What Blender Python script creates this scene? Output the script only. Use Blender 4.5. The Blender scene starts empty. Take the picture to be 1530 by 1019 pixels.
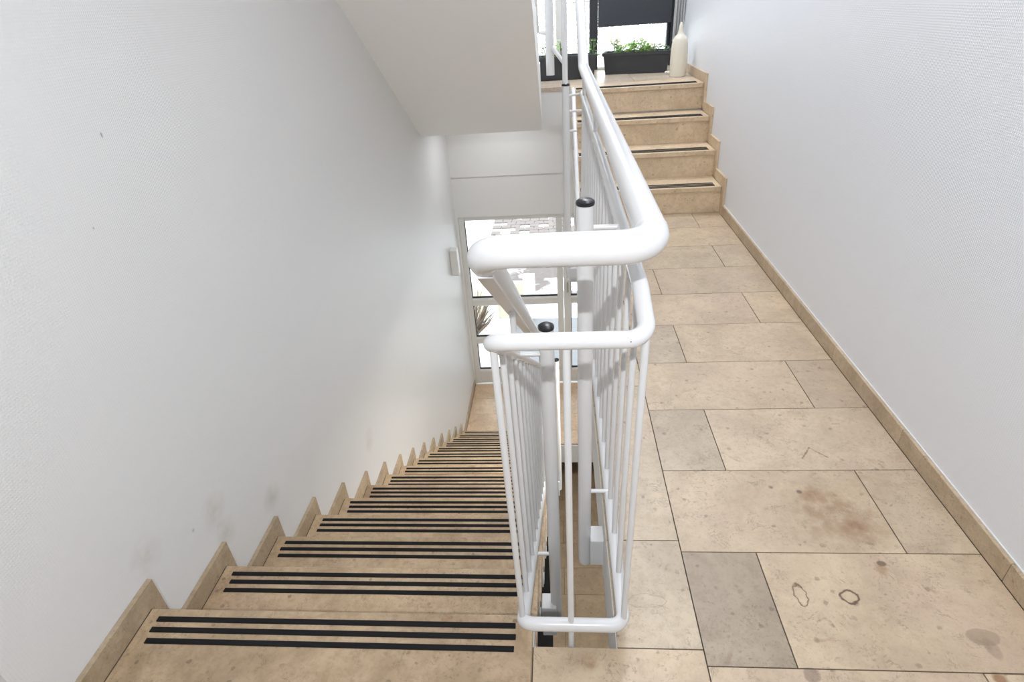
import bpy, bmesh, math, random
from mathutils import Vector, Matrix, Euler
random.seed(7)
C = bpy.context.scene
COL = C.collection
# ------------------------------------------------------------------ camera, light, exposure
F_PX = 859.27
cd = bpy.data.cameras.new('camera'); cam = bpy.data.objects.new('camera', cd); COL.objects.link(cam)
cd.sensor_fit = 'HORIZONTAL'; cd.sensor_width = 36.0; cd.lens = 36.0 * F_PX / 1530.0
cd.clip_start = 0.02; cd.clip_end = 200
cam.location = (0, 0, 1.33)
cam.rotation_euler = (Matrix.Rotation(0.098879, 3, 'Z') @ Matrix.Rotation(1.0353, 3, 'X') @ Matrix.Rotation(-0.073375, 3, 'Z')).to_euler()
C.camera = cam

world = bpy.data.worlds.new('overcast_sky'); C.world = world; world.use_nodes = True
wn = world.node_tree.nodes
wn['Background'].inputs[0].default_value = (0.90, 0.95, 1.0, 1)
wn['Background'].inputs[1].default_value = 5.0

def area(name, loc, target, size, power, color=(1, 1, 1), shape='DISK', size_y=None, portal=False):
    l = bpy.data.lights.new(name, 'AREA'); l.shape = shape; l.size = size; l.energy = power; l.color = color
    if size_y: l.size_y = size_y
    o = bpy.data.objects.new(name, l); COL.objects.link(o); o.location = loc
    o.rotation_euler = (Vector(target) - Vector(loc)).to_track_quat('-Z', 'Y').to_euler()
    if portal: l.cycles.is_portal = True
    return o
# the photographer's flash above the lens, fill lights added out of view, daylight through both windows
area('camera_flash', (0.015, -0.42, 1.87), (0.35, 2.2, 0.95), 0.025, 26, (.97, .99, 1.03))
area('hall_fill', (0.0, -0.7, 3.30), (0.0, -0.7, 0), 1.5, .5, (.96, .985, 1.04))  # unseen light added above the hall as soft fill
area('corridor_fill', (0.62, 2.3, 3.30), (0.62, 2.3, 0), 0.6, 27, (.955, .985, 1.05), 'RECTANGLE', 2.4)  # added overhead fill along the corridor, no fixture there
area('upper_landing_fill', (0.3, 5.2, 4.2), (0.3, 5.2, 0), 0.8, 62, (.95, .98, 1.06))  # out-of-view light added to lift the upper landing
area('lower_landing_fill', (-0.5, 5.35, 0.41), (-0.5, 5.2, -3), 0.8, 5.5, (.97, .985, 1.03))  # added fill under the upper slab, brightens stairs and lower landing
area('rear_fill', (0.0, -2.05, 1.05), (0.0, 2, .9), 1.6, 2, (.96, .985, 1.04), 'RECTANGLE', 2.0)  # fill added behind the camera for soffit and risers; no door stands there
area('ground_floor_fill', (0.72, 2.9, -0.3), (0.80, 2.9, -3), 0.6, 46, (1, .97, .91))  # added fill below the corridor, its bounce brightens the soffit
area('lower_window_portal', (-0.31, 6.2, -1.7), (-0.31, 0, -1.7), 1.6, 1, shape='RECTANGLE', size_y=2.1, portal=True)
area('upper_window_portal', (0.4, 6.2, 1.8), (0.4, 0, 1.8), 1.5, 1, shape='RECTANGLE', size_y=2.3, portal=True)

vs = C.view_settings
C.display_settings.display_device = 'sRGB'
vs.view_transform = 'Standard'; vs.look = 'None'; vs.exposure = 0.0; vs.gamma = 1.0
try: vs.use_curve_mapping = False
except Exception: pass
C.cycles.use_denoising = True
C.cycles.max_bounces = 10; C.cycles.diffuse_bounces = 6; C.cycles.glossy_bounces = 4
C.cycles.transmission_bounces = 6; C.cycles.transparent_max_bounces = 12
C.cycles.sample_clamp_indirect = 6

# ------------------------------------------------------------------ materials
def newmat(name):
    m = bpy.data.materials.new(name); m.use_nodes = True
    nt = m.node_tree; b = nt.nodes['Principled BSDF']
    return m, nt, b
def N(nt, t, **kw):
    n = nt.nodes.new(t)
    for k, v in kw.items(): setattr(n, k, v)
    return n
def val(nt, sock, v):
    if hasattr(v, 'links') or hasattr(v, 'is_linked'): nt.links.new(v, sock)
    else: sock.default_value = v
def mathn(nt, op, a, b=0.0, clamp=False):
    n = N(nt, 'ShaderNodeMath', operation=op); n.use_clamp = clamp
    val(nt, n.inputs[0], a); val(nt, n.inputs[1], b); return n.outputs[0]
def mix(nt, fac, a, b, mode='MIX'):
    n = N(nt, 'ShaderNodeMix', data_type='RGBA', blend_type=mode)
    val(nt, n.inputs[0], fac); val(nt, n.inputs[6], a); val(nt, n.inputs[7], b); return n.outputs[2]
def ramp(nt, fac, p0, p1, c0=(0, 0, 0, 1), c1=(1, 1, 1, 1)):
    n = N(nt, 'ShaderNodeValToRGB'); nt.links.new(fac, n.inputs[0])
    n.color_ramp.elements[0].position = p0; n.color_ramp.elements[1].position = p1
    n.color_ramp.elements[0].color = c0; n.color_ramp.elements[1].color = c1
    return n.outputs[0]
def noise(nt, vec, scale, detail=4, rough=.55, dist=0.0):
    n = N(nt, 'ShaderNodeTexNoise'); nt.links.new(vec, n.inputs['Vector'])
    n.inputs['Scale'].default_value = scale; n.inputs['Detail'].default_value = detail
    n.inputs['Roughness'].default_value = rough; n.inputs['Distortion'].default_value = dist
    return n.outputs[0]
def rgba(c): return (c[0], c[1], c[2], 1)
def plain(name, col, rough=.5, metal=0.0, spec=.5):
    m, nt, b = newmat(name)
    b.inputs['Base Color'].default_value = rgba(col); b.inputs['Roughness'].default_value = rough
    b.inputs['Metallic'].default_value = metal; b.inputs['Specular IOR Level'].default_value = spec
    return m
def blob(nt, pos, c, r, soft, wob=0.0, ring=0.0, wscale=30, squash=(1, 1, 1)):
    """mask of a stain that sits at a fixed place on the surface"""
    sub = N(nt, 'ShaderNodeVectorMath', operation='SUBTRACT'); nt.links.new(pos, sub.inputs[0]); sub.inputs[1].default_value = c
    mul = N(nt, 'ShaderNodeVectorMath', operation='MULTIPLY'); nt.links.new(sub.outputs[0], mul.inputs[0]); mul.inputs[1].default_value = squash
    ln = N(nt, 'ShaderNodeVectorMath', operation='LENGTH'); nt.links.new(mul.outputs[0], ln.inputs[0])
    d = ln.outputs['Value']
    if wob:
        w = mathn(nt, 'MULTIPLY', mathn(nt, 'SUBTRACT', noise(nt, pos, wscale, 3), .5), wob * 2)
        d = mathn(nt, 'ADD', d, w)
    if ring:
        d = mathn(nt, 'ABSOLUTE', mathn(nt, 'SUBTRACT', d, r)); r = ring
    return mathn(nt, 'DIVIDE', mathn(nt, 'SUBTRACT', r, d), soft, clamp=True)

def stroke(nt, pos, a, b, r, soft):
    """mask of a scratch that runs from a to b"""
    a, b = Vector(a), Vector(b); d = b - a
    def vm(op, x, y):
        n = N(nt, 'ShaderNodeVectorMath', operation=op)
        for sock, q in zip(n.inputs, (x, y)):
            if hasattr(q, 'is_linked'): nt.links.new(q, sock)
            else: sock.default_value = q
        return n
    w = mathn(nt, 'MULTIPLY', mathn(nt, 'SUBTRACT', noise(nt, pos, 60, 2), .5), .012)
    p = vm('SUBTRACT', pos, a).outputs[0]
    t = mathn(nt, 'MULTIPLY', vm('DOT_PRODUCT', p, d).outputs['Value'], 1 / d.length_squared, True)
    sc = N(nt, 'ShaderNodeVectorMath', operation='SCALE'); sc.inputs[0].default_value = d; nt.links.new(t, sc.inputs['Scale'])
    ln = vm('LENGTH', vm('SUBTRACT', p, sc.outputs[0]).outputs[0], (0, 0, 0)).outputs['Value']
    return mathn(nt, 'DIVIDE', mathn(nt, 'SUBTRACT', r, mathn(nt, 'ADD', ln, w)), soft, True)

def stone(name, ca, cb, cc, rough=.34, stains=(), scale=1.0, spots=.5):
    m, nt, b = newmat(name)
    geo = N(nt, 'ShaderNodeNewGeometry'); oi = N(nt, 'ShaderNodeObjectInfo')
    pos = geo.outputs['Position']
    sh = N(nt, 'ShaderNodeVectorMath', operation='SCALE'); nt.links.new(oi.outputs['Random'], sh.inputs['Scale']); sh.inputs[0].default_value = (31., 17., 23.)
    ad = N(nt, 'ShaderNodeVectorMath', operation='ADD'); nt.links.new(pos, ad.inputs[0]); nt.links.new(sh.outputs[0], ad.inputs[1])
    v = ad.outputs[0]
    cloud = ramp(nt, noise(nt, v, 4.5 * scale, 6, .62, .5), .40, .62)
    col = mix(nt, cloud, rgba(ca), rgba(cb))
    pink = ramp(nt, noise(nt, v, 2.6 * scale, 3, .6, .3), .50, .68)
    col = mix(nt, mathn(nt, 'MULTIPLY', pink, .45), col, rgba((cb[0] * 1.02, cb[1] * .97, cb[2] * 1.08)))
    fine = ramp(nt, noise(nt, v, 34 * scale, 7, .75), .46, .66)
    col = mix(nt, mathn(nt, 'MULTIPLY', fine, .38), col, rgba(cc))
    patch = ramp(nt, noise(nt, v, 3.4 * scale, 3, .6, .6), .52, .70)
    grit = ramp(nt, noise(nt, v, 120 * scale, 4, .7), .55, .66)
    col = mix(nt, mathn(nt, 'MULTIPLY', mathn(nt, 'MULTIPLY', grit, mathn(nt, 'ADD', patch, .35, True)), .55), col, rgba([x * .55 for x in cc]))
    rusty = mathn(nt, 'MULTIPLY', ramp(nt, noise(nt, v, 11 * scale, 4, .65, .8), .60, .70), patch)
    col = mix(nt, mathn(nt, 'MULTIPLY', rusty, .65), col, rgba((.27, .13, .05)))
    # fossils, veins and pits
    vein = noise(nt, v, 9 * scale, 5, .7, 1.6)
    vm = mathn(nt, 'SUBTRACT', 1.0, mathn(nt, 'DIVIDE', mathn(nt, 'ABSOLUTE', mathn(nt, 'SUBTRACT', vein, .5)), .016), clamp=True)
    vm = mathn(nt, 'MULTIPLY', vm, ramp(nt, noise(nt, v, 16 * scale, 3, .6), .50, .62))
    col = mix(nt, mathn(nt, 'MULTIPLY', vm, .62), col, rgba([x * .52 for x in cc]))
    vo = N(nt, 'ShaderNodeTexVoronoi'); nt.links.new(v, vo.inputs['Vector']); vo.inputs['Scale'].default_value = 22 * scale
    gate = ramp(nt, noise(nt, v, 7, 2), .44, .56)
    pit = mathn(nt, 'MULTIPLY', mathn(nt, 'DIVIDE', mathn(nt, 'SUBTRACT', .17, mathn(nt, 'ADD', vo.outputs['Distance'], mathn(nt, 'MULTIPLY', mathn(nt, 'SUBTRACT', noise(nt, v, 90, 2), .5), .25))), .06, clamp=True), gate)
    col = mix(nt, mathn(nt, 'MULTIPLY', pit, spots), col, rgba((.17, .115, .075)))
    for s in stains:
        msk = stroke(nt, pos, *s['seg']) if 'seg' in s else blob(nt, pos, *s['b'])
        if s.get('grain'): msk = mathn(nt, 'MULTIPLY', msk, ramp(nt, noise(nt, pos, s['grain'], 5, .65), .3, .6))
        col = mix(nt, mathn(nt, 'MULTIPLY', msk, s['f']), col, rgba(s['c']))
    col = mix(nt, 1.0, col, oi.outputs['Color'], 'MULTIPLY')
    nt.links.new(col, b.inputs['Base Color'])
    rg = mathn(nt, 'ADD', mathn(nt, 'MULTIPLY', fine, .12), rough); nt.links.new(rg, b.inputs['Roughness'])
    bp = N(nt, 'ShaderNodeBump'); bp.inputs['Strength'].default_value = .12; bp.inputs['Distance'].default_value = .002
    nt.links.new(mathn(nt, 'SUBTRACT', fine, pit), bp.inputs['Height']); nt.links.new(bp.outputs[0], b.inputs['Normal'])
    return m

BROWN = (.20, .095, .04)
S = lambda c, r, soft, f, col=BROWN, **k: dict(b=(c, r, soft, k.get('wob', 0), k.get('ring', 0), k.get('ws', 30), k.get('sq', (1, 1, 1))), f=f, c=col, grain=k.get('grain'))
floor_stains = [
    S((.775, 1.215, 0), .165, .11, .72, (.30, .195, .105), wob=.05, ws=14, grain=22),
    S((.82, 1.165, 0), .06, .05, .7, (.23, .11, .05), wob=.03, ws=25, grain=30),
    S((.735, 1.285, 0), .045, .04, .7, (.26, .13, .06), wob=.02, ws=25, grain=30),
    S((.935, 1.33, 0), .09, .09, .35, (.27, .17, .09), wob=.04, ws=18, grain=30),
    S((.585, .953, 0), .022, .003, .9, (.13, .07, .04), wob=.012, ring=.0034, ws=45, sq=(1.5, .75, 1)),
    S((.701, .950, 0), .018, .003, .95, (.11, .065, .04), wob=.008, ring=.0042, ws=50, sq=(.9, 1, 1)),
    dict(seg=((.767, 1.4497, 0), (.8054, 1.5006, 0), .0032, .0022), f=.75, c=(.21, .105, .06), grain=None),
    dict(seg=((.8054, 1.5006, 0), (.8467, 1.4537, 0), .0030, .0022), f=.75, c=(.21, .105, .06), grain=None),
    S((.823, 1.049, 0), .014, .006, .8, (.10, .06, .04), wob=.006, sq=(1, 1.4, 1)),
    S((.815, 1.030, 0), .020, .012, .5, (.30, .17, .07), wob=.01),
    S((.952, .850, 0), .034, .004, .45, (.22, .16, .11), wob=.006, sq=(.9, 1.5, 1)),
    S((.957, .822, 0), .024, .006, .40, (.24, .17, .12), wob=.006, sq=(1.4, .8, 1)),
    S((.705, 1.304, 0), .009, .004, .8, (.12, .08, .05), wob=.004),
    S((.629, 1.323, 0), .008, .004, .7, (.16, .11, .07), wob=.004),
    S((.052, .765, 0), .022, .03, .85, (.19, .085, .03), wob=.012, ws=40, grain=60),
    S((.040, .785, 0), .040, .05, .45, (.26, .14, .06), wob=.02, ws=30, grain=50),
    S((.930, .755, 0), .018, .010, .75, (.22, .10, .03), wob=.008),
    S((.537, .752, 0), .020, .005, .55, (.17, .12, .10), wob=.008),
    S((.155, 1.40, 0), .05, .06, .45, (.25, .15, .09), wob=.03, ws=25, grain=40),
    S((.150, 1.12, 0), .025, .03, .55, (.26, .11, .04), wob=.012, grain=50),
    S((.20, .93, 0), .030, .004, .45, (.27, .16, .08), wob=.02, ring=.003, ws=22, sq=(.6, 1.6, 1)),
]
M = {}
M['floor_stone'] = stone('beige_limestone', (.60, .485, .345), (.48, .38, .27), (.35, .265, .178), .30, floor_stains)
M['tread_stone'] = stone('brown_worn_limestone', (.60, .455, .29), (.44, .32, .20), (.28, .185, .105), .38, [
    S((-.30, .868, 0), .02, .02, .5, (.33, .14, .05), wob=.01), S((-.55, .70, 0), .06, .06, .35, (.33, .19, .09), wob=.03, grain=30)], 1.1, .6)
M['riser_stone'] = stone('riser_limestone', (.72, .58, .40), (.58, .455, .305), (.42, .305, .185), .36, (), 1.0, .5)
M['skirt_stone'] = stone('skirting_limestone', (.52, .41, .285), (.40, .31, .205), (.29, .215, .135), .42, (), 1.6, .5)
M['grout'] = plain('dark_grout', (.085, .068, .05), .9)
M['rubber'] = plain('black_rubber', (.008, .008, .009), .75, 0, .25)
M['slab_paint'] = plain('white_slab_paint', (.77, .765, .745), .6)

def wall_mat(name, col, axis_u, marks=(), rough=.5):
    m, nt, b = newmat(name)
    geo = N(nt, 'ShaderNodeNewGeometry'); pos = geo.outputs['Position']
    c = mix(nt, mathn(nt, 'MULTIPLY', ramp(nt, noise(nt, pos, 1.3, 3), .3, .7), .10), rgba(col), rgba([x * .93 for x in col]))
    for s in marks:
        msk = blob(nt, pos, *s['b'])
        if s.get('grain'): msk = mathn(nt, 'MULTIPLY', msk, ramp(nt, noise(nt, pos, s['grain'], 4, .6), .25, .65))
        c = mix(nt, mathn(nt, 'MULTIPLY', msk, s['f']), c, rgba(s['c']))
    nt.links.new(c, b.inputs['Base Color'])
    b.inputs['Roughness'].default_value = rough
    # woven glass-fibre wallpaper under paint
    wv = []
    for d in (axis_u, 'Z'):
        w = N(nt, 'ShaderNodeTexWave', wave_type='BANDS', bands_direction=d); nt.links.new(pos, w.inputs['Vector'])
        w.inputs['Scale'].default_value = 46; w.inputs['Distortion'].default_value = 1.6; w.inputs['Detail'].default_value = 1
        w.inputs['Detail Scale'].default_value = .6
        wv.append(w.outputs['Fac'])
    h = mathn(nt, 'MAXIMUM', wv[0], wv[1])
    bp = N(nt, 'ShaderNodeBump'); bp.inputs['Strength'].default_value = .42; bp.inputs['Distance'].default_value = .0012
    nt.links.new(h, bp.inputs['Height']); nt.links.new(bp.outputs[0], b.inputs['Normal'])
    return m
DIRT = (.46, .40, .32)
lw = [S((-1.115, .955, .118), .065, .065, .62, DIRT, wob=.02, grain=14), S((-1.115, 1.235, -.01), .07, .07, .55, DIRT, wob=.02, grain=14),
      S((-1.115, 1.245, -.12), .06, .06, .55, DIRT, wob=.02, grain=14), S((-1.115, 1.52, -.25), .07, .07, .5, DIRT, wob=.02, grain=12),
      S((-1.115, 2.5, -.80), .08, .08, .45, DIRT, wob=.02, grain=12), S((-1.115, 1.41, 1.106), .007, .003, .7, (.30, .27, .22), wob=.003, sq=(1, 1.5, .8)),
      S((-1.115, 1.263, .92), .004, .003, .7, (.33, .28, .22)), S((-1.115, 1.13, .02), .008, .006, .5, (.30, .28, .27), wob=.006),
      S((-1.115, 3.43, -.95), .05, .004, .4, (.40, .38, .34), wob=.012, ring=.003, sq=(1, .8, 1.4))]
M['wall_left'] = wall_mat('white_woven_wall_left', (.775, .78, .775), 'Y', lw, .42)
M['wall_right'] = wall_mat('white_woven_wall_right', (.80, .82, .855), 'Y', [S((1.1, 1.0, .38), .006, .004, .4, (.4, .36, .3))], .45)
M['wall_end'] = wall_mat('white_woven_wall_end', (.76, .755, .735), 'X', (), .5)
M['soffit'] = plain('white_ceiling_paint', (.94, .94, .93), .7)

def enamel():
    m, nt, b = newmat('white_enamel')
    geo = N(nt, 'ShaderNodeNewGeometry'); pos = geo.outputs['Position']
    c = rgba((.73, .735, .74))
    chips = [((-.066, .824, 1.0245), .0018), ((-.086, .825, 1.0245), .0030), ((-.078, .826, 1.0243), .0026), ((-.093, .8255, 1.0238), .0022), ((-.094, .803, .852), .0016), ((.112, .801, .8455), .0012),
             ((.138, .815, .553), .0022), ((.137, .812, .570), .0014), ((-.112, .815, .47), .0024), ((-.113, .812, .50), .0018), ((.008, .806, .13), .002)]
    for p, r in chips:
        c = mix(nt, blob(nt, pos, p, r, r * .4, r * .5, 0, 300), c, rgba((.05, .045, .045)))
    nt.links.new(c, b.inputs['Base Color']) if hasattr(c, 'is_linked') else None
    b.inputs['Roughness'].default_value = .24
    bp = N(nt, 'ShaderNodeBump'); bp.inputs['Strength'].default_value = .05; bp.inputs['Distance'].default_value = .002
    nt.links.new(noise(nt, pos, 60, 2), bp.inputs['Height']); nt.links.new(bp.outputs[0], b.inputs['Normal'])
    return m
M['enamel'] = enamel()
M['cap'] = plain('black_plastic_cap', (.012, .013, .017), .28)
M['frame_white'] = plain('white_window_frame', (.72, .715, .69), .4)
M['frame_dark'] = plain('anthracite_frame', (.022, .025, .031), .45)
M['blind'] = plain('anthracite_blind', (.045, .050, .060), .7)
M['gasket'] = plain('black_gasket', (.02, .02, .025), .6)
M['chrome'] = plain('brushed_metal', (.6, .58, .55), .3, 1.0)
M['planter'] = plain('anthracite_planter', (.034, .036, .040), .5)
M['soil'] = plain('dark_soil', (.03, .02, .012), .95)
M['leaf'] = plain('green_leaf', (.30, .55, .11), .5)
M['leaf_dark'] = plain('grey_green_leaf', (.15, .25, .09), .55)
for k_ in ('leaf', 'leaf_dark'): M[k_].node_tree.nodes['Principled BSDF'].inputs['Transmission Weight'].default_value = .35
M['vase'] = plain('cream_ceramic', (.74, .70, .59), .35)
M['mat'] = plain('flat_black', (.008, .008, .009), .9)
M['bark'] = plain('bark', (.13, .09, .065), .9)
M['pale_bark'] = plain('glare_pale_bark', (.42, .36, .29), .9)  # washed-out glare put into the bark colour
M['cream'] = plain('cream_render', (.55, .52, .40), .8)
M['plaster_out'] = plain('white_render', (.80, .80, .78), .8)
def glass():
    m, nt, b = newmat('window_glass')
    out = nt.nodes['Material Output']; nt.nodes.remove(b)
    t = N(nt, 'ShaderNodeBsdfTransparent'); t.inputs[0].default_value = (.95, .97, .97, 1)
    g = N(nt, 'ShaderNodeBsdfGlossy'); g.inputs['Roughness'].default_value = .01
    fr = N(nt, 'ShaderNodeFresnel'); fr.inputs[0].default_value = 1.5
    mx = N(nt, 'ShaderNodeMixShader'); nt.links.new(fr.outputs[0], mx.inputs[0]); nt.links.new(t.outputs[0], mx.inputs[1]); nt.links.new(g.outputs[0], mx.inputs[2])
    nt.links.new(mx.outputs[0], out.inputs[0]); return m
M['glass'] = glass()
def snow():
    m, nt, b = newmat('snow_with_bare_ground')
    geo = N(nt, 'ShaderNodeNewGeometry'); pos = geo.outputs['Position']
    n = noise(nt, pos, 2.2, 6, .68, .3)
    gate = blob(nt, pos, (-.1, 9.7, -3.1), 1.5, .8, .5, 0, 1.5)
    msk = mathn(nt, 'MULTIPLY', ramp(nt, n, .42, .50), gate)
    c = mix(nt, msk, rgba((.84, .86, .88)), rgba((.125, .103, .097)))
    nt.links.new(c, b.inputs['Base Color']); b.inputs['Roughness'].default_value = .8
    return m
M['snow'] = snow()
M['paver'] = plain('red_brown_paver', (.165, .140, .130), .85)
M['asphalt'] = plain('pale_wet_path', (.18, .185, .195), .7)

# ------------------------------------------------------------------ mesh helpers
def link(name, bm, mat, parent=None, smooth=False):
    me = bpy.data.meshes.new(name)
    bmesh.ops.recalc_face_normals(bm, faces=bm.faces)
    if smooth:
        for f in bm.faces: f.smooth = True
    bm.to_mesh(me); bm.free()
    o = bpy.data.objects.new(name, me); COL.objects.link(o)
    if mat: me.materials.append(mat)
    if parent: o.parent = parent
    if smooth:
        try: me.set_sharp_from_angle(angle=math.radians(40))
        except Exception: pass
    return o
def box(bm, x0, x1, y0, y1, z0, z1):
    v = [bm.verts.new(p) for p in ((x0, y0, z0), (x1, y0, z0), (x1, y1, z0), (x0, y1, z0), (x0, y0, z1), (x1, y0, z1), (x1, y1, z1), (x0, y1, z1))]
    for f in ((0, 3, 2, 1), (4, 5, 6, 7), (0, 1, 5, 4), (1, 2, 6, 5), (2, 3, 7, 6), (3, 0, 4, 7)): bm.faces.new([v[i] for i in f])
def boxo(name, dims, mat, parent=None, bevel=0):
    bm = bmesh.new()
    for d in (dims if isinstance(dims[0], (tuple, list)) else [dims]): box(bm, *d)
    if bevel: bmesh.ops.bevel(bm, geom=bm.edges[:], offset=bevel, segments=1, affect='EDGES')
    return link(name, bm, mat, parent)
def prism_x(bm, prof, x0, x1):
    """closed (y,z) profile pulled along X"""
    a = [bm.verts.new((x0, y, z)) for y, z in prof]; b = [bm.verts.new((x1, y, z)) for y, z in prof]
    n = len(prof)
    bm.faces.new(a); bm.faces.new(b[::-1])
    for i in range(n): bm.faces.new((a[i], b[i], b[(i + 1) % n], a[(i + 1) % n]))
def fillet(pts, radii, n=10):
    out = [Vector(pts[0])]
    for i in range(1, len(pts) - 1):
        p, a, b = Vector(pts[i]), Vector(pts[i - 1]), Vector(pts[i + 1])
        r = radii[i - 1] if isinstance(radii, (list, tuple)) else radii
        u, w = (a - p).normalized(), (b - p).normalized()
        ang = u.angle(w)
        if r <= 0 or ang > 3.1: out.append(p); continue
        d = r / math.tan(ang / 2); s, e = p + u * d, p + w * d
        c = p + (u + w).normalized() * (r / math.sin(ang / 2))
        for k in range(n + 1):
            t = k / n; q = s.lerp(e, t)
            # slerp round the centre
            vs_, ve = s - c, e - c; th = vs_.angle(ve)
            out.append(c + (vs_ * math.sin((1 - t) * th) + ve * math.sin(t * th)) / math.sin(th))
    out.append(Vector(pts[-1])); return out
def tube(bm, pts, r, seg=16, caps=True):
    pts = [Vector(p) for p in pts]; rings = []
    t0 = (pts[1] - pts[0]).normalized(); nrm = t0.orthogonal().normalized()
    for i, p in enumerate(pts):
        if i == 0: t = t0
        elif i == len(pts) - 1: t = (pts[i] - pts[i - 1]).normalized()
        else: t = ((pts[i] - pts[i - 1]).normalized() + (pts[i + 1] - pts[i]).normalized()).normalized()
        nrm = (nrm - t * nrm.dot(t)).normalized(); bn = t.cross(nrm)
        rr = r[i] if isinstance(r, (list, tuple)) else r
        rings.append([bm.verts.new(p + (nrm * math.cos(2 * math.pi * k / seg) + bn * math.sin(2 * math.pi * k / seg)) * rr) for k in range(seg)])
    for a, b in zip(rings, rings[1:]):
        for k in range(seg): bm.faces.new((a[k], a[(k + 1) % seg], b[(k + 1) % seg], b[k]))
    if caps: bm.faces.new(rings[0][::-1]); bm.faces.new(rings[-1])
def tubeo(name, pts, r, mat, parent=None, seg=16):
    bm = bmesh.new(); tube(bm, pts, r, seg); return link(name, bm, mat, parent, True)
def lathe(bm, prof, c, seg=28):
    rings = [[bm.verts.new((c[0] + r * math.cos(2 * math.pi * k / seg), c[1] + r * math.sin(2 * math.pi * k / seg), c[2] + z)) for k in range(seg)] for r, z in prof]
    for a, b in zip(rings, rings[1:]):
        for k in range(seg): bm.faces.new((a[k], a[(k + 1) % seg], b[(k + 1) % seg], b[k]))
    bm.faces.new(rings[0][::-1]); bm.faces.new(rings[-1])
def empty(name, loc, label=None, cat=None, group=None):
    o = bpy.data.objects.new(name, None); COL.objects.link(o); o.location = loc; o.empty_display_size = .1
    if label: o['label'] = label
    if cat: o['category'] = cat
    if group: o['group'] = group
    return o
def tag(o, label, cat, group=None):
    o['label'] = label; o['category'] = cat
    if group: o['group'] = group
    return o
def struct(o, label=None):
    o['kind'] = 'structure'
    if label: o['label'] = label
    return o
def under(parent, objs):
    """world-placed parts under an Empty that stands at its own place"""
    inv = Matrix.Translation(parent.location).inverted()
    for o in objs: o.parent = parent; o.matrix_parent_inverse = inv
    return parent

# ------------------------------------------------------------------ measures
XW = -1.115          # left wall
XR = 1.100           # right wall
GAPL, GAPR = -.083, .115   # stairwell eye
YG = .805            # near edge of the stairwell eye
T, R_, Y0 = .283, .192, .886     # long flight: tread, riser, first nosing
NS = 15
ZL = -NS * R_        # lower landing
YL = Y0 + (NS - 1) * T
YF = 6.0             # window wall
T2, R2, Y2 = .263, .179, 3.868   # short flight
ZU = .7165           # upper landing
ZG = ZL - .717       # ground floor

# ------------------------------------------------------------------ room shell
struct(boxo('wall_left', (-1.40, XW, .57, 6.3, ZG - .1, 4.3), M['wall_left']))
struct(boxo('wall_left', (-1.40, -1.137, -2.1, .57, ZG - .1, 4.3), M['wall_left']))
struct(boxo('wall_right', (XR, 1.35, -2.1, 6.3, ZG - .1, 4.3), M['wall_right']))
struct(boxo('wall_rear', (-1.4, 1.35, -2.3, -2.1, ZG - .1, 4.3), M['wall_end']))
WX0, WX1, WZ0, WZ1 = -1.09, .45, ZL, -.675
UX0, UX1, UZ1 = -.32, 1.10, 3.0
struct(boxo('wall_window', [(XW, WX0, YF, 6.25, ZG, WZ1), (WX1, XR, YF, 6.25, ZG, WZ1), (WX0, WX1, YF, 6.25, ZG - .1, ZL - .02), (XW, XR, YF, 6.25, WZ1, -.238),
                            (XW, XR, YF - .014, 6.25, -.238, ZU - .01),
                            (XW, UX0, YF, 6.25, ZU - .01, 4.3), (UX0, XR, YF, 6.25, UZ1, 4.3)], M['wall_end']))
struct(boxo('ceiling', (-1.4, 1.35, -2.3, 6.3, 4.25, 4.45), M['soffit']))
struct(boxo('ceiling', (GAPR, XR, -2.1, 3.9, 3.35, 3.58), M['soffit']))
struct(boxo('ceiling', (-1.137, GAPR, -2.1, .59, 3.35, 3.58), M['soffit']))

def tiles(parent, specs, mat, z, th=.014, gap=.0016, tints=None):
    for i, sp in enumerate(specs):
        x0, x1, y0, y1 = sp[:4]; tint = sp[4] if len(sp) > 4 else None
        bm = bmesh.new(); box(bm, x0 + gap, x1 - gap, y0 + gap, y1 - gap, z - th, z + random.uniform(-.0003, .0003))
        o = link('tile', bm, mat, parent)
        if tint is None:
            v = random.uniform(.93, 1.05); w = random.uniform(-.02, .025); tint = (v * (1 + w), v, v * (1 - w))
        o.color = (tint[0], tint[1], tint[2], 1)
# corridor and hall
floor = struct(boxo('floor', [(GAPR, XR, YG, Y2, -.25, -.011), (-1.137, XR, -2.1, YG, -.25, -.011), (-1.137, GAPL, YG, Y0 - .012, -.25, -.03)], M['slab_paint']))
boxo('grout', [(GAPR + .002, XR - .001, YG, Y2, -.011, -.0035), (-1.11, XR - .001, -2.09, YG - .001, -.011, -.0035), (-1.11, GAPL - .002, YG - .001, Y0 - .015, -.03, -.0035)], M['grout'], floor)
XB, X0, X1, X2 = 1.087, .315, .5135, .903
GREY = (.90, .915, .95); GREY2 = (.96, .97, 1.0); WARM = (1.05, 1.03, 1.0)
rows = [.7666 + .3147 * i for i in range(-9, 10)] + [Y2 + .01]
sp = []
for i in range(len(rows) - 1):
    a, b = rows[i], rows[i + 1]; k = i - 9
    if k % 2 == 0 and k != 8: sp += [(X0, X1, a, b, (.65, .65, .655) if k == 0 else GREY if k > 0 and k < 5 else None), (X1, XB, a, b, (1.0, .98, .96) if k == 0 else None)]
    elif k == 8: sp += [(X0, X1, a, b), (X1, XB, a, b)]
    else: sp += [(X0, X2, a, b, (1.0, .99, .98) if k == 1 else (1.0, .985, .99) if k == 5 else None), (X2, XB, a, b, (.93, .93, .93) if k in (1, 3) else None)]
sp += [(GAPR, X0, YG, 1.119), (GAPR, X0, 1.119, 1.864), (GAPR, X0, 1.864, 2.55), (GAPR, X0, 2.55, 3.2), (GAPR, X0, 3.2, Y2 + .01)]
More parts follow.
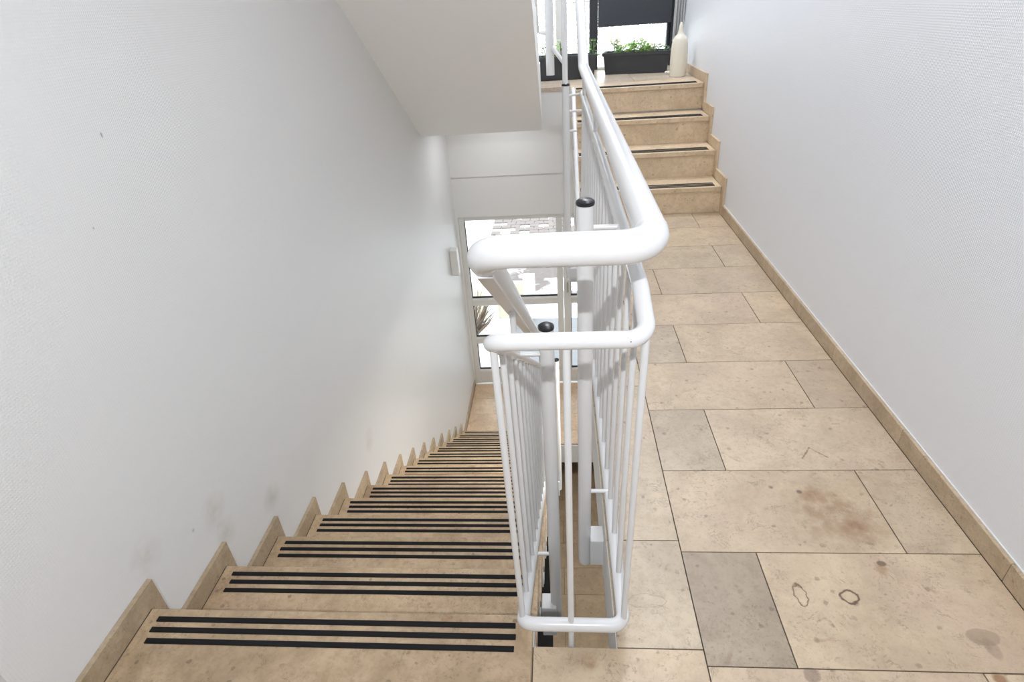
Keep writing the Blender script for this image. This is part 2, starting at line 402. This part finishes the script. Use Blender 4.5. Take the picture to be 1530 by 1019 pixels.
sp += [(GAPL, X0, .28, YG, (1.02, .99, .95)), (GAPL, X0, -.55, .28), (GAPL, X0, -1.3, -.55), (GAPL, X0, -2.08, -1.3)]
tiles(floor, sp, M['floor_stone'], 0)
# the white plaster edge strip under the corridor's stone border
bb = struct(empty('baseboard_right', (XB, 2, 0)))
ys = [-2.08, -1.0, -.2, .42, 1.001, 1.51, 2.03, 2.62, 3.19, Y2 + .005]
pc = []
for a, b in zip(ys, ys[1:]):
    o = boxo('tile', (XB, XR, a + .0008, b - .0008, 0, .0645), M['skirt_stone'], None, .0015); v = random.uniform(1.05, 1.25); o.color = (v, v, v, 1); pc.append(o)
under(bb, pc)
tr = struct(boxo('trim_1', (XR - .004, XR + .01, -2.1, Y2, .0645, .068), M['frame_white']))

# ------------------------------------------------------------------ long flight down
st = empty('staircase', (-.6, Y0, 0), 'long flight of beige stone steps with triple black grip strips, going down by the wall', 'stairs')
parts = []
prof = []
for k in range(NS):
    y = Y0 + k * T; z = -k * R_
    prof += [(y - .012 - .018, z - .032), (y - .012 - .018, z - R_ - .032)]
prof = [(Y0 - .03, -.24)] if False else prof
prof[0] = (Y0 - .030, -.032)
base = [(YL - .03 + .0, ZL - .22), (Y0 - .03, -.032 - .44 + .0)]
bm = bmesh.new(); prism_x(bm, prof[:-1] + [(YL - .03, ZL - .02), (YL - .03, ZL - .25), (Y0 + .35, -R_ - .25 - .19), (Y0 - .03, -.25)], XW + .0006, -.150)
parts.append(link('flight_slab', bm, M['slab_paint']))
bm = bmesh.new()
for k in range(NS):
    y = Y0 + k * T; z = -k * R_
    box(bm, GAPL - .012, GAPL - .004, (y - T + .0 if k else YG), y - .012, z - .075, z - .032)
    box(bm, GAPL - .012, GAPL - .004, y - .045, y - .012, z - R_ - .032, z - .075)
parts.append(link('side_edging', bm, M['slab_paint']))
SX0, SX1 = -1.062, -.127
tread_me = None
for k in range(NS):
    y = Y0 + k * T; z = -k * R_
    yb = y - T + .02 if k else -2.08
    segs = [(yb, y)] if k else [(.30, y), (-.5, .30), (-1.3, -.5), (-2.08, -1.3)]
    for j, (a, b) in enumerate(segs):
        o = boxo('tread', (-1.1, GAPL - .0015, a, b - (.0 if j == 0 else .0015), z - .032, z), M['tread_stone'], None, .003 if j == 0 else 0)
        v = random.uniform(.90, 1.02) if k else .87; o.color = (v, v * .995, v * .985, 1); parts.append(o)
        if j == 0:
            for q, dy in enumerate((.031, .060, .090)):
                s = boxo('grip_strip', (SX0 + random.uniform(-.004, .004), SX1 + random.uniform(-.002, .002), y - dy - .0072, y - dy + .0072, z - .001, z + .0026), M['rubber'], None, .001)
                s.parent = o
    o = boxo('riser', (-1.1, GAPL - .006, y - .030, y - .010, z - R_ + .0, z - .032), M['riser_stone']); v = random.uniform(.9, 1.05); o.color = (v, v, v, 1); parts.append(o)
    parts.append(boxo('joint', (-1.1005, -1.0975, max(a, yb) + (.02 if k else 0), y - .012, z - .004, z + .0006), M['grout']))
    # skirting: flat piece along the tread, upright piece past its nosing
    bm = bmesh.new(); h = .066
    y1 = y + .040
    prism_x(bm, [(yb + (.018 if k else 0), z), (y1, z - R_), (y1, z + h), (yb + (.018 if k else 0), z + h)] if False else
            [(yb + (.02 if k else 0), z), (y, z), (y, z - R_), (y1, z - R_), (y1, z + h), (yb + (.02 if k else 0), z + h)], XW + .0006, -1.1)
    o = link('skirting_tile', bm, M['skirt_stone']); v = random.uniform(.85, 1.1); o.color = (v, v, v * .98, 1); parts.append(o)
under(st, parts)

# lower landing
fl2 = struct(boxo('floor', [(XW, XR, YL - .03, YF, ZL - .25, ZL - .011)], M['slab_paint']))
boxo('grout', (XW + .001, XR - .001, YL - .01, YF - .001, ZL - .011, ZL - .0035), M['grout'], fl2)
yy = [YL - .008, YL + .22, YL + .53, YL + .84, YF - .002]; sp = []
for i in range(4):
    xs = [-1.1, -.62 + .2 * (i % 2), .1 + .2 * (i % 2), .62, XR - .003] if i % 2 else [-1.1, -.35, .25, .8, XR - .003]
    for a, b in zip(xs, xs[1:]):
        v = random.uniform(.98, 1.08); sp.append((a, b, yy[i], yy[i + 1], (v * 1.26, v * 1.17, v * 1.10)))
tiles(fl2, sp, M['floor_stone'], ZL, gap=.002)
b2 = struct(empty('baseboard_left', (XW, 5.4, ZL)))
under(b2, [boxo('tile', (XW, -1.1, a + .001, b - .001, ZL, ZL + .066), M['skirt_stone']) for a, b in ((YL + .042, 5.45), (5.45, YF - .001))])

# ground floor seen down the stairwell eye
fl3 = struct(boxo('floor', (-1.4, 1.35, -2.3, 6.3, ZG - .2, ZG - .011), M['slab_paint']))
boxo('grout', (XW, XR, -2.0, YF, ZG - .011, ZG - .004), M['grout'], fl3)
sp = []
for i in range(19):
    a = .5 + .3 * i; b = a + .3
    if b > YF: break
    for q, r in ((-1.1, -.42), (-.42, -.02 + .1 * (i % 2)), (-.02 + .1 * (i % 2), .40), (.40, .85), (.85, XR)):
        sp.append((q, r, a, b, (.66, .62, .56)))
tiles(fl3, sp, M['floor_stone'], ZG)
tag(boxo('black_sheet', (-.62, -.13, 2.75, 4.6, ZG, ZG + .012), M['mat'], None, .003), 'black sheet on the ground floor far below the long flight', 'mat')  # flat black sheet lying low under the gap's left side

# ------------------------------------------------------------------ short flight up
st2 = empty('staircase', (.6, Y2, 0), 'short flight of four beige stone steps rising from the corridor to the planters', 'stairs')
parts = []
prof = []
for k in range(3):
    y = Y2 + k * T2; z = (k + 1) * R2 - .004
    prof += [(y + .03, z - R2 - .03 if k else -.02), (y + .03, z - .032), (y + T2 + .03, z - .032)]
bm = bmesh.new(); prism_x(bm, [(Y2 + .03, -.02)] + prof[1:] + [(Y2 + 3 * T2 + .03, ZU - .032), (4.689, ZU - .032), (4.689, ZU - .29), (Y2 + .35, -.15), (Y2 + .03, -.25)], GAPR + .003, XR - .0006)
parts.append(link('flight_slab', bm, M['slab_paint']))
for k in range(4):
    y = Y2 + k * T2; z = (k + 1) * R2 - .0025 * (k + 1) + .0005
    if k < 3: dims = (GAPR + .001, 1.0845, y, y + T2 + .03, z - .032, z)
    else: dims = (GAPR + .001, 1.0845, y, y + .30, ZU - .032, ZU); z = ZU
    o = boxo('tread', dims, M['riser_stone'], None, .003); v = random.uniform(.96, 1.06); o.color = (v, v, v, 1); parts.append(o)
    for dy in (.031, .060, .090):
        s = boxo('grip_strip', (GAPR + .04, 1.045, y + dy - .009, y + dy + .009, z - .001, z + .002), M['rubber'], None, .001); s.parent = o
    zb = 0 if k == 0 else z - R2 + .003
    o = boxo('riser', (GAPR + .004, 1.086, y + .012, y + .032, zb, z - .032), M['riser_stone']); v = random.uniform(.95, 1.06); o.color = (v, v, v, 1); parts.append(o)
    bm = bmesh.new(); h = .066
    zl = z - R2 + .0025 if k else 0
    yn = y + T2 if k < 3 else YF
    prism_x(bm, [(y - .050, zl), (y + .012, zl), (y + .012, z), (yn + (-.05 if k < 3 else 0), z), (yn + (-.05 if k < 3 else 0), z + h), (y - .050, z + h)], 1.0855, XR - .0006)
    o = link('skirting_tile', bm, M['skirt_stone']); v = random.uniform(1.25, 1.45); o.color = (v, v, v * .98, 1); parts.append(o)
under(st2, parts)

# upper landing
YUL = 4.90
fl4 = struct(boxo('floor', [(XW, GAPR, YUL, YF, .43, ZU - .011), (GAPR, XR, 4.69, YF, ZU - .29, ZU - .011)], M['slab_paint']))
sp = [(-.6, GAPR, YUL - .012, 5.5, None), (XW, -.6, YUL - .012, 5.5, None), (GAPR, .62, Y2 + 3 * T2 + .30, 5.5), (.62, 1.085, Y2 + 3 * T2 + .30, 5.5), (XW, -.3, 5.5, YF), (-.3, .45, 5.5, YF), (.45, 1.085, 5.5, YF)]
tiles(fl4, [(a[0], a[1], a[2], a[3], (1.05, 1.10, 1.18)) for a in sp], M['floor_stone'], ZU, th=.032)  # paler, cooler tint puts the window's reflection into the tile colour

# flight rising overhead from the upper landing
st3 = empty('staircase', (-.6, 4.89, .43), 'white painted soffit of the flight that rises overhead along the left wall', 'stairs')
SL = .651; zs = lambda y: .40 + SL * (4.89 - y)
ye = .60
prof = [(4.89, .40), (ye, zs(ye)), (ye, zs(ye) + .36)]
t3 = (4.89 - ye) / 15; r3 = (zs(ye) + .36 - .13 - ZU) / 15 + .009
steps = []
for k in range(15):
    y = ye + k * t3; z = zs(ye) + .36 - k * r3
    prof += [(y + t3, z), (y + t3, z - r3)]
prof = prof[:-1] + [(4.89, .70)]
bm = bmesh.new(); prism_x(bm, prof, XW + .0006, -.112); o1 = link('flight_slab', bm, M['soffit'])
under(st3, [o1])

# ------------------------------------------------------------------ railing round the stairwell eye
rail = empty('stair_railing', (0.01, .815, 0), 'white tubular railing with thick handrail bending round the head of the stairwell gap', 'railing')
parts = []
YR = .815
SLP = .686
HX0, HX1 = -.121, .145
def lz(z0, y): return z0 - SLP * (y - YR)
yend = 4.55
hz, gz, bz = 1.002, .842, .072
hand = [(HX0, yend, lz(hz, yend)), (HX0, YR, hz), (HX1, YR, hz), (HX1, 3.22, hz + .008), (HX1 - .002, 4.55, hz + .008 + .70 * 1.33)]
parts.append(tubeo('handrail', fillet(hand, [.047, .055, .05], 12), .0262, M['enamel'], None, 28))
gx0, gx1 = -.119, .142
guard = [(gx0 + .0, yend, lz(gz, yend)), (gx0, YR, gz), (gx1, YR, gz), (gx1, .935, .881), (gx1 - .002, 3.25, .884)]
parts.append(tubeo('upper_rail', fillet(guard, [.036, .036, .08], 10), .0148, M['enamel'], None, 20))
bx0, bx1 = -.105, .130
bot = [(bx0 - .002, yend, lz(bz - .01, yend)), (bx0, YR, bz), (bx1, YR, bz), (bx1, 3.6, bz + .002), (bx1, 4.55, bz + .002 + .70 * .95)]
bot[0] = (bx0 - .002, yend, bz - .668 * (yend - YR))
parts.append(tubeo('lower_rail', fillet(bot, [.03, .03, .08], 8), .0158, M['enamel'], None, 18))
# flat bar welded under the handrail
for a, b in (((HX0, YR + .04, lz(hz, YR + .04) - .0265), (HX0, yend - .02, lz(hz, yend - .02) - .0265)), ((HX1, YR + .06, hz - .025), (HX1, 3.15, hz - .018))):
    bm = bmesh.new(); a, b = Vector(a), Vector(b); d = b - a; L = d.length
    box(bm, -.013, .013, 0, L, -.007, .005)
    bmesh.ops.transform(bm, matrix=Matrix.Translation(a) @ d.to_track_quat('Y', 'Z').to_matrix().to_4x4(), verts=bm.verts)
    parts.append(link('flat_bar', bm, M['enamel']))
# weld collars at the bend ends
for p, d in (((HX1, YR + .062, hz), (0, 1, 0)), ((HX0, YR + .052, lz(hz, YR + .052)), (0, 1, -SLP))):
    d = Vector(d).normalized(); p = Vector(p)
    parts.append(tubeo('weld_collar', [p - d * .002, p, p + d * .002], [.0263, .0270, .0263], M['enamel'], None, 28))
def baluster(x0, x1, y, z0, z1):
    parts.append(tubeo('baluster', [(x0, y, z0), (x1, y, z1)], .0069, M['enamel'], None, 10))
k = 0
while True:
    y = .832 + .1235 * k
    if y > yend - .05: break
    baluster(bx0, gx0 + .003, y, bz - .668 * (y - YR), lz(gz, y)); k += 1
k = 0
while True:
    y = .828 + .1225 * k
    if y > 3.22: break
    baluster(bx1, gx1 - .002, y, bz, gz + .039 * min(1, (y - YR) / .12)); k += 1
parts.append(tubeo('baluster', [(.0085, YR, -.16), (.0085, YR, gz)], .0069, M['enamel'], None, 10))
# stubs that carry the handrail
for x, y, z0, z1 in ((gx0, 1.26, lz(gz, 1.26), lz(hz, 1.26) - .02), (gx0, 2.75, lz(gz, 2.75), lz(hz, 2.75) - .02), (gx0, 4.25, lz(gz, 4.25), lz(hz, 4.25) - .02), (gx1, 2.2, .883, hz - .02), (gx1, 3.1, .884, hz - .02)):
    parts.append(tubeo('stub', [(x, y, z0), (x, y, z1)], .008, M['enamel'], None, 10))
def newel(x, y, z0, z1, r, plate, brs):
    o = tubeo('newel_post', [(x, y, z0), (x, y, z0 + .01), (x, y, z1)], [r * .93, r, r], M['enamel'], None, 24); parts.append(o)
    bm = bmesh.new(); q = r
    lathe(bm, [(q * .8, 0), (q * 1.06, .001), (q * 1.10, .004), (q * 1.06, .009), (q * .8, .0125), (q * .4, .0138), (q * .12, .0142)], (x, y, z1), 24)
    c = link('post_cap', bm, M['cap'], None, True); c.parent = o; c['label'] = 'black plastic cap'
    if plate:
        p = boxo('mounting_plate', plate, M['enamel'], None, .002); p.parent = o
    for a, b in brs:
        a, b = Vector(a), Vector(b)
        t = tubeo('bracket', fillet([a, (b.x, a.y, a.z), b], [.012], 6) if (b - Vector((b.x, a.y, a.z))).length > .03 else [a, b], .0062, M['enamel'], None, 10); t.parent = o
    return o
newel(.0590, 1.225, -.222, .938, .0190, (.075, GAPR + .001, 1.195, 1.255, -.205, -.095), [((.06, 1.225, .886), (gx1, 1.225, .886)), ((.06, 1.225, bz + .012), (bx1, 1.225, bz + .012))])
newel(-.0365, 1.25, -.575, .618, .0190, (GAPL - .0034, -.0365, 1.22, 1.28, -.62, -.465), [((-.037, 1.25, lz(bz, 1.25) + .005), (bx0, 1.25, lz(bz, 1.25) + .005)), ((-.037, 1.25, lz(gz, 1.25)), (gx0, 1.25, lz(gz, 1.25)))])
newel(.0540, 3.25, -.16, .925, .0195, (.06, GAPR + .001, 3.22, 3.28, -.18, -.09), [((.055, 3.25, .875), (gx1, 3.25, .884)), ((.055, 3.25, .80), (gx1, 3.25, .80)), ((.055, 3.25, bz + .012), (bx1, 3.25, bz + .012)), ((.055, 3.25, .70), (.11, 3.25, .70))])
newel(-.0365, 3.30, -2.0, -.80, .0190, (GAPL - .0034, -.0365, 3.27, 3.33, -2.05, -1.9), [((-.037, 3.3, lz(bz, 3.3) + .005), (bx0, 3.3, lz(bz, 3.3) + .005)), ((-.037, 3.3, lz(gz, 3.3)), (gx0, 3.3, lz(gz, 3.3)))])
under(rail, parts)

# railing of the flight overhead (its lower end shows beside the soffit)
rail2 = empty('stair_railing', (0, 4.7, ZU), 'white railing of the overhead flight, its foot showing between soffit and planters', 'railing')
parts = []
parts.append(tubeo('newel_post', [(-.033, 4.7, .825), (-.033, 4.7, 2.1)], .031, M['enamel'], None, 20))
parts.append(tubeo('newel_post', [(.072, 4.55, .70), (.073, 4.55, 2.1)], .020, M['enamel'], None, 18))
parts.append(tubeo('lower_rail', [(-.03, 4.7, 1.03), (.0725, 4.62, .90)], .015, M['enamel'], None, 12))
parts.append(tubeo('bracket', [(-.11, 4.7, 1.11), (-.03, 4.7, 1.10)], .012, M['enamel'], None, 10))
up = .69
parts.append(tubeo('handrail', fillet([(.073, 4.55, 2.0), (-.03, 4.62, 2.05), (-.10, 4.5, 2.1), (-.118, 1.2, 2.1 + up * 3.3)], .04, 6), .025, M['enamel'], None, 16))
parts.append(tubeo('upper_rail', [(-.118, 4.6, 1.85), (-.118, 1.2, 1.85 + up * 3.4)], .014, M['enamel'], None, 12))
parts.append(tubeo('lower_rail', [(-.118, 4.6, 1.12), (-.118, 1.2, 1.12 + up * 3.4)], .014, M['enamel'], None, 12))
for k in range(26):
    y = 4.5 - .125 * k; z = 1.12 + up * (4.6 - y)
    parts.append(tubeo('baluster', [(-.118, y, z), (-.118, y, z + .73)], .007, M['enamel'], None, 8))
under(rail2, parts)

# ------------------------------------------------------------------ lower window
w1 = struct(empty('window_1', (-.3, YF, ZL)))
parts = []
FY0, FY1 = YF + .02, YF + .09
def fr(name, x0, x1, z0, z1, mat=M['frame_white'], y0=FY0, y1=FY1, bev=.004):
    o = boxo(name, (x0, x1, y0, y1, z0, z1), mat, None, bev); parts.append(o); return o
fr('outer_frame', WX0, -1.03, WZ0, WZ1); fr('outer_frame', .39, WX1, WZ0, WZ1); fr('outer_frame', -1.03, .39, -.722, WZ1)
fr('bottom_panel', -1.03, .39, ZL, -2.675, M['frame_white'], YF + .03, YF + .085)
fr('stile', -.028, .040, -2.675, -.722); fr('stile', .046, .125, -2.675, -.722, y0=YF + .012)
fr('transom', -1.03, -.028, -1.765, -1.672); fr('transom', .125, .39, -1.765, -1.672)
fr('transom', -1.03, -.028, -2.292, -2.20); fr('transom', .125, .39, -2.292, -2.20)
for x0, x1 in ((-1.03, -.028), (.125, .39)):
    for z0, z1 in ((-1.672, -.722), (-2.20, -1.765), (-2.675, -2.292)):
        g = boxo('pane', (x0 + .001, x1 - .001, YF + .05, YF + .056, z0 + .001, z1 - .001), M['glass']); parts.append(g)
        s = boxo('gasket', [(x0, x1, YF + .045, YF + .062, z0, z0 + .016), (x0, x0 + .008, YF + .045, YF + .062, z0, z1)], M['gasket']); s.parent = g
        parts.append(boxo('glazing_bead', (x0, x1, FY0 - .006, FY0 + .02, z0 - .022, z0 - .002), M['plaster_out']))
fr('handle', .085, .10, -1.60, -1.47, M['chrome'], YF - .035, YF - .015, .003)
under(w1, parts)
tag(boxo('junction_box', (XW, -1.035, 5.42, 5.52, -1.10, -.82), M['frame_white'], None, .008), 'small white box mounted on the left wall beside the lower window', 'box')

# ------------------------------------------------------------------ upper window
w2 = struct(empty('window_2', (.4, YF, ZU)))
parts = []
DY0, DY1 = 5.90, 5.985
UZ = ZU
fr('outer_frame', .318, .392, UZ + .0, UZ1, M['frame_dark'], DY0, DY1); fr('outer_frame', 1.035, 1.1, UZ, UZ1, M['frame_dark'], DY0, DY1)
fr('outer_frame', .392, 1.035, UZ1 - .08, UZ1, M['frame_dark'], DY0, DY1)
fr('sash', 1.008, 1.034, UZ + .03, UZ1 - .08, M['frame_dark'], DY0 + .02, DY1)
fr('sill', .392, 1.035, UZ, UZ + .022, M['frame_white'], DY0, DY1)
g = boxo('pane', (.392, 1.008, 5.945, 5.951, UZ + .022, UZ1 - .08), M['glass']); parts.append(g)
o = boxo('roller_blind', (.393, 1.033, 5.875, 5.897, 1.062, UZ1 - .02), M['blind'], None, .004); parts.append(o); o['label'] = 'anthracite blind drawn most of the way down'
fr('outer_frame', UX0, -.25, UZ, UZ1, M['frame_white'], DY0, DY1); fr('sill', -.25, .318, UZ, UZ + .025, M['frame_white'], DY0, DY1)
fr('outer_frame', -.25, .318, UZ1 - .08, UZ1, M['frame_white'], DY0, DY1); fr('stile', .02, .075, UZ, UZ1 - .08, M['frame_white'], DY0 + .01, DY1)
for a, b in ((-.25, .02), (.075, .318)):
    g = boxo('pane', (a, b, 5.945, 5.951, UZ + .025, UZ1 - .08), M['glass']); parts.append(g)
fr('transom', .075, .318, 1.262, 1.272, M['chrome'], DY0, DY0 + .02, .001)
under(w2, parts)

# ------------------------------------------------------------------ planters, vase
def leaf_cluster(c, rad, h, n, size, droop=0.0, seed=1):
    rnd = random.Random(seed); bm = bmesh.new()
    for _ in range(n):
        a = rnd.uniform(0, 2 * math.pi); q = rnd.random() ** .6 * rad; t = rnd.random()
        base = Vector((c[0] + q * math.cos(a), c[1] + q * .55 * math.sin(a), c[2] + h * t * (1 - .5 * q / rad) - droop * rnd.random()))
        d = Vector((math.cos(a), math.sin(a) * .7, rnd.uniform(-.2, .9))).normalized() * size * rnd.uniform(.6, 1.3)
        s = d.cross(Vector((rnd.uniform(-1, 1), rnd.uniform(-1, 1), 1))).normalized() * size * .32
        nrm = d.cross(s).normalized() * size * .12
        p = [base, base + d * .5 + s + nrm, base + d, base + d * .5 - s + nrm, base + d * .5 - nrm * .3]
        v = [bm.verts.new(x) for x in p]
        bm.faces.new((v[0], v[1], v[4])); bm.faces.new((v[1], v[2], v[4])); bm.faces.new((v[2], v[3], v[4])); bm.faces.new((v[3], v[0], v[4]))
    return bm
def planter(name, label, x0, x1, y0, y1, h, rotz, plants):
    cx, cy = (x0 + x1) / 2, (y0 + y1) / 2; w, d = (x1 - x0) / 2, (y1 - y0) / 2
    root = empty(name, (cx, cy, ZU), label, 'planter', 'planters on the upper landing'); root.rotation_euler = (0, 0, rotz)
    bm = bmesh.new(); z0, z1 = 0, h
    lo = [bm.verts.new((sx * w * .93, sy * d * .88, z0)) for sx, sy in ((-1, -1), (1, -1), (1, 1), (-1, 1))]
    hi = [bm.verts.new((sx * w, sy * d, z1)) for sx, sy in ((-1, -1), (1, -1), (1, 1), (-1, 1))]
    ti = [bm.verts.new((sx * (w - .008), sy * (d - .008), z1)) for sx, sy in ((-1, -1), (1, -1), (1, 1), (-1, 1))]
    bi = [bm.verts.new((sx * (w * .93 - .008), sy * (d * .88 - .008), z1 - .05)) for sx, sy in ((-1, -1), (1, -1), (1, 1), (-1, 1))]
    bm.faces.new(lo[::-1]); bm.faces.new(bi)
    for i in range(4):
        j = (i + 1) % 4; bm.faces.new((lo[i], lo[j], hi[j], hi[i])); bm.faces.new((hi[i], hi[j], ti[j], ti[i])); bm.faces.new((ti[i], ti[j], bi[j], bi[i]))
    link('box', bm, M['planter'], root)
    rim = bmesh.new(); e = .008
    box(rim, -w - e, w + e, -d - e, -d + .004, h - .022, h + .003); box(rim, -w - e, w + e, d - .004, d + e, h - .022, h + .003)
    box(rim, -w - e, -w + .004, -d, d, h - .022, h + .003); box(rim, w - .004, w + e, -d, d, h - .022, h + .003)
    link('rim', rim, M['planter'], root)
    boxo('soil', (-w * .94, w * .94, -d * .9, d * .9, h - .06, h - .02), M['soil'], root)
    for i, (px, hh, rad, n, size, mat, droop) in enumerate(plants):
        o = link('foliage', leaf_cluster((px, -.01, h - .015), rad, hh, n, size, droop, i + len(name) + int(x0 * 100)), M[mat], root); o['kind'] = 'stuff'
        bm = bmesh.new(); rnd = random.Random(i)
        for _ in range(5): tube(bm, [(px, 0, h - .03), (px + rnd.uniform(-rad, rad) * .7, rnd.uniform(-.03, .03), h - .015 + hh * .8)], .0015, 5)
        link('stem', bm, M['leaf_dark'], root)
planter('planter', 'dark long planter beside the cream vase, bright green plant in its middle', .425, .975, 5.42, 5.62, .165, -.19, [(-.185, .14, .045, 60, .024, 'leaf_dark', 0), (-.13, .08, .05, 90, .024, 'leaf', 0), (.02, .12, .095, 260, .030, 'leaf', 0), (.17, .08, .08, 80, .024, 'leaf_dark', 0)])
planter('planter', 'dark planter behind the white railing posts, nearest the soffit', -.20, .345, 5.28, 5.48, .178, -.05, [(-.02, .15, .04, 90, .028, 'leaf', 0), (.25, .16, .045, 40, .024, 'leaf', 0), (-.16, .14, .05, 50, .024, 'leaf_dark', 0)])

vz = empty('vase', (.975, 5.10, ZU), 'tall cream ceramic vase with soft ribs and a narrow neck, standing in the landing corner', 'vase')
bm = bmesh.new(); seg = 40
prof = [(.058, 0), (.062, .004), (.064, .03), (.066, .10), (.065, .17), (.061, .23), (.055, .262), (.046, .280), (.034, .290), (.024, .300), (.019, .320), (.015, .350), (.011, .372), (.006, .380)]
rings = []
for r, z in prof:
    rings.append([bm.verts.new(((r * (1 + (.018 * math.cos(10 * 2 * math.pi * k / seg) if .03 < z < .27 else 0))) * math.cos(2 * math.pi * k / seg), (r * (1 + (.018 * math.cos(10 * 2 * math.pi * k / seg) if .03 < z < .27 else 0))) * math.sin(2 * math.pi * k / seg), z)) for k in range(seg)])
for a, b in zip(rings, rings[1:]):
    for k in range(seg): bm.faces.new((a[k], a[(k + 1) % seg], b[(k + 1) % seg], b[k]))
bm.faces.new(rings[0][::-1]); bm.faces.new(rings[-1])
link('body', bm, M['vase'], vz, True)
# sheer white curtain edge in the corner behind the vase
m, nt, b = newmat('sheer_white_fabric'); b.inputs['Base Color'].default_value = (.86, .88, .9, 1); b.inputs['Roughness'].default_value = .8; b.inputs['Transmission Weight'].default_value = 0.25
bm = bmesh.new(); cols = []
for i in range(13):
    x = 1.012 + .0065 * i; y = 5.62 + .018 * math.cos(i * 1.9)
    cols.append([bm.verts.new((x + (.02 * (2.6 - z) * 0), y, z)) for z in (.93, 1.6, 2.3, 2.95)])
for a, c in zip(cols, cols[1:]):
    for k in range(3): bm.faces.new((a[k], c[k], c[k + 1], a[k + 1]))
cu = link('curtain', bm, m, None, True); sm = cu.modifiers.new('thickness', 'SOLIDIFY'); sm.thickness = .003
tag(cu, 'narrow sheer white curtain hanging in the corner above the cream vase', 'curtain')
# small white blossom lying by the planter
fw = empty('blossom', (.925, 5.27, ZU), 'small white blossom lying on the landing between planter and vase', 'flower')
for k in range(5):
    a = k * 2 * math.pi / 5; bm = bmesh.new()
    bmesh.ops.create_icosphere(bm, subdivisions=1, radius=1, matrix=Matrix.Translation((.014 * math.cos(a), .014 * math.sin(a), .014)) @ Matrix.Rotation(a, 4, 'Z') @ Matrix.Diagonal((.014, .008, .012, 1)))
    link('petal', bm, M['plaster_out'], fw, True)

# ------------------------------------------------------------------ outdoors
struct(boxo('snowy_ground', (-25, 25, 6.3, 60, -3.3, -3.1), M['snow']), 'snow covered ground with bare patches outside the lower window')
pv = empty('brick_path', (.0, 12.4, -3.1), 'reddish brown paved path in the snow beyond the lower window', 'path')
bm = bmesh.new(); rnd = random.Random(3)
pr = []
for j in range(14):
    for i in range(20):
        x = -1.38 + i * .21 + (.105 if j % 2 else 0); y = 11.3 + j * .19
        if rnd.random() < .22: continue
        o = bpy.data.objects.new('paver', pr[0].data) if pr else None
        if o is None:
            o = boxo('paver', (-.1, .1, -.09, .09, 0, .03), M['paver'], None, .004)
        else: COL.objects.link(o)
        o.location = (x - pv.location.x, y - pv.location.y, rnd.uniform(0, .008)); o.parent = pv; pr.append(o)
tag(boxo('path', (-.75, 1.9, 6.35, 8.1, -3.1, -3.085), M['asphalt'], None, .004), 'pale grey wet path just outside the lower window', 'path')
gw = empty('garden_wall', (-1.2, 8.2, -3.1), 'low cream garden wall with white posts outside the lower window', 'wall')
boxo('panel', (-.9, .75, -.05, .05, 0, .62), M['cream'], gw, .01)
for x in (-.45, .12, .72): boxo('post', (x - .09, x + .09, -.09, .09, 0, .72), M['plaster_out'], gw, .01)
def bare_tree(loc, h, label, seed, lean=0.0, group=None):
    t = empty('bare_tree', loc, label, 'tree', group); rnd = random.Random(seed)
    bm = bmesh.new(); tube(bm, [(0, 0, -.1), (lean * .3, 0, h * .35), (lean * .6, .05, h * .7), (lean, 0, h)], [h * .012, h * .010, h * .007, h * .003], 8); link('trunk', bm, M['pale_bark'], t, True)
    bm = bmesh.new()
    for k in range(40):
        z = h * rnd.uniform(.22, .95); a = rnd.uniform(0, 6.28); L = h * .34 * (1.1 - z / h) + .25; p = Vector((lean * z / h, 0, z))
        d = Vector((math.cos(a), math.sin(a), rnd.uniform(.4, 1.0))).normalized()
        q = p + d * L; tube(bm, [p, p + d * L * .5 + Vector((0, 0, -.05 * L)), q], [h * .004, h * .003, h * .001], 5)
        for _ in range(3):
            e = p + d * L * rnd.uniform(.4, .9); f = e + Vector((rnd.uniform(-1, 1), rnd.uniform(-1, 1), rnd.uniform(.1, 1))).normalized() * L * .4
            tube(bm, [e, f], [h * .003, h * .001], 4)
    link('branches', bm, M['pale_bark'], t)
bare_tree((1.6, 16, -3.1), 6.5, 'bare tree out in the snow behind the planters, nearest of the three', 1)
bare_tree((3.6, 24, -3.1), 8.0, 'bare tree farthest out in the snow beyond the upper window', 2)
bare_tree((.1, 20, -3.1), 7.0, 'bare tree in the snow seen between the white railing posts', 5)
bs = empty('shrub', (-1.35, 7.5, -3.1), 'small brown leafless shrub outside at the wall edge of the lower window', 'shrub')
bm = bmesh.new(); rnd = random.Random(9)
for _ in range(150):
    a = rnd.uniform(0, 6.28); d = Vector((math.cos(a) * .5, math.sin(a) * .5, rnd.uniform(.5, 1.4))).normalized(); L = rnd.uniform(.35, .8)
    tube(bm, [(0, 0, 0), d * L * .6 + Vector((rnd.uniform(-.06, .06), 0, 0)), d * L], [.012, .008, .003], 5)
link('branches', bm, M['bark'], bs)
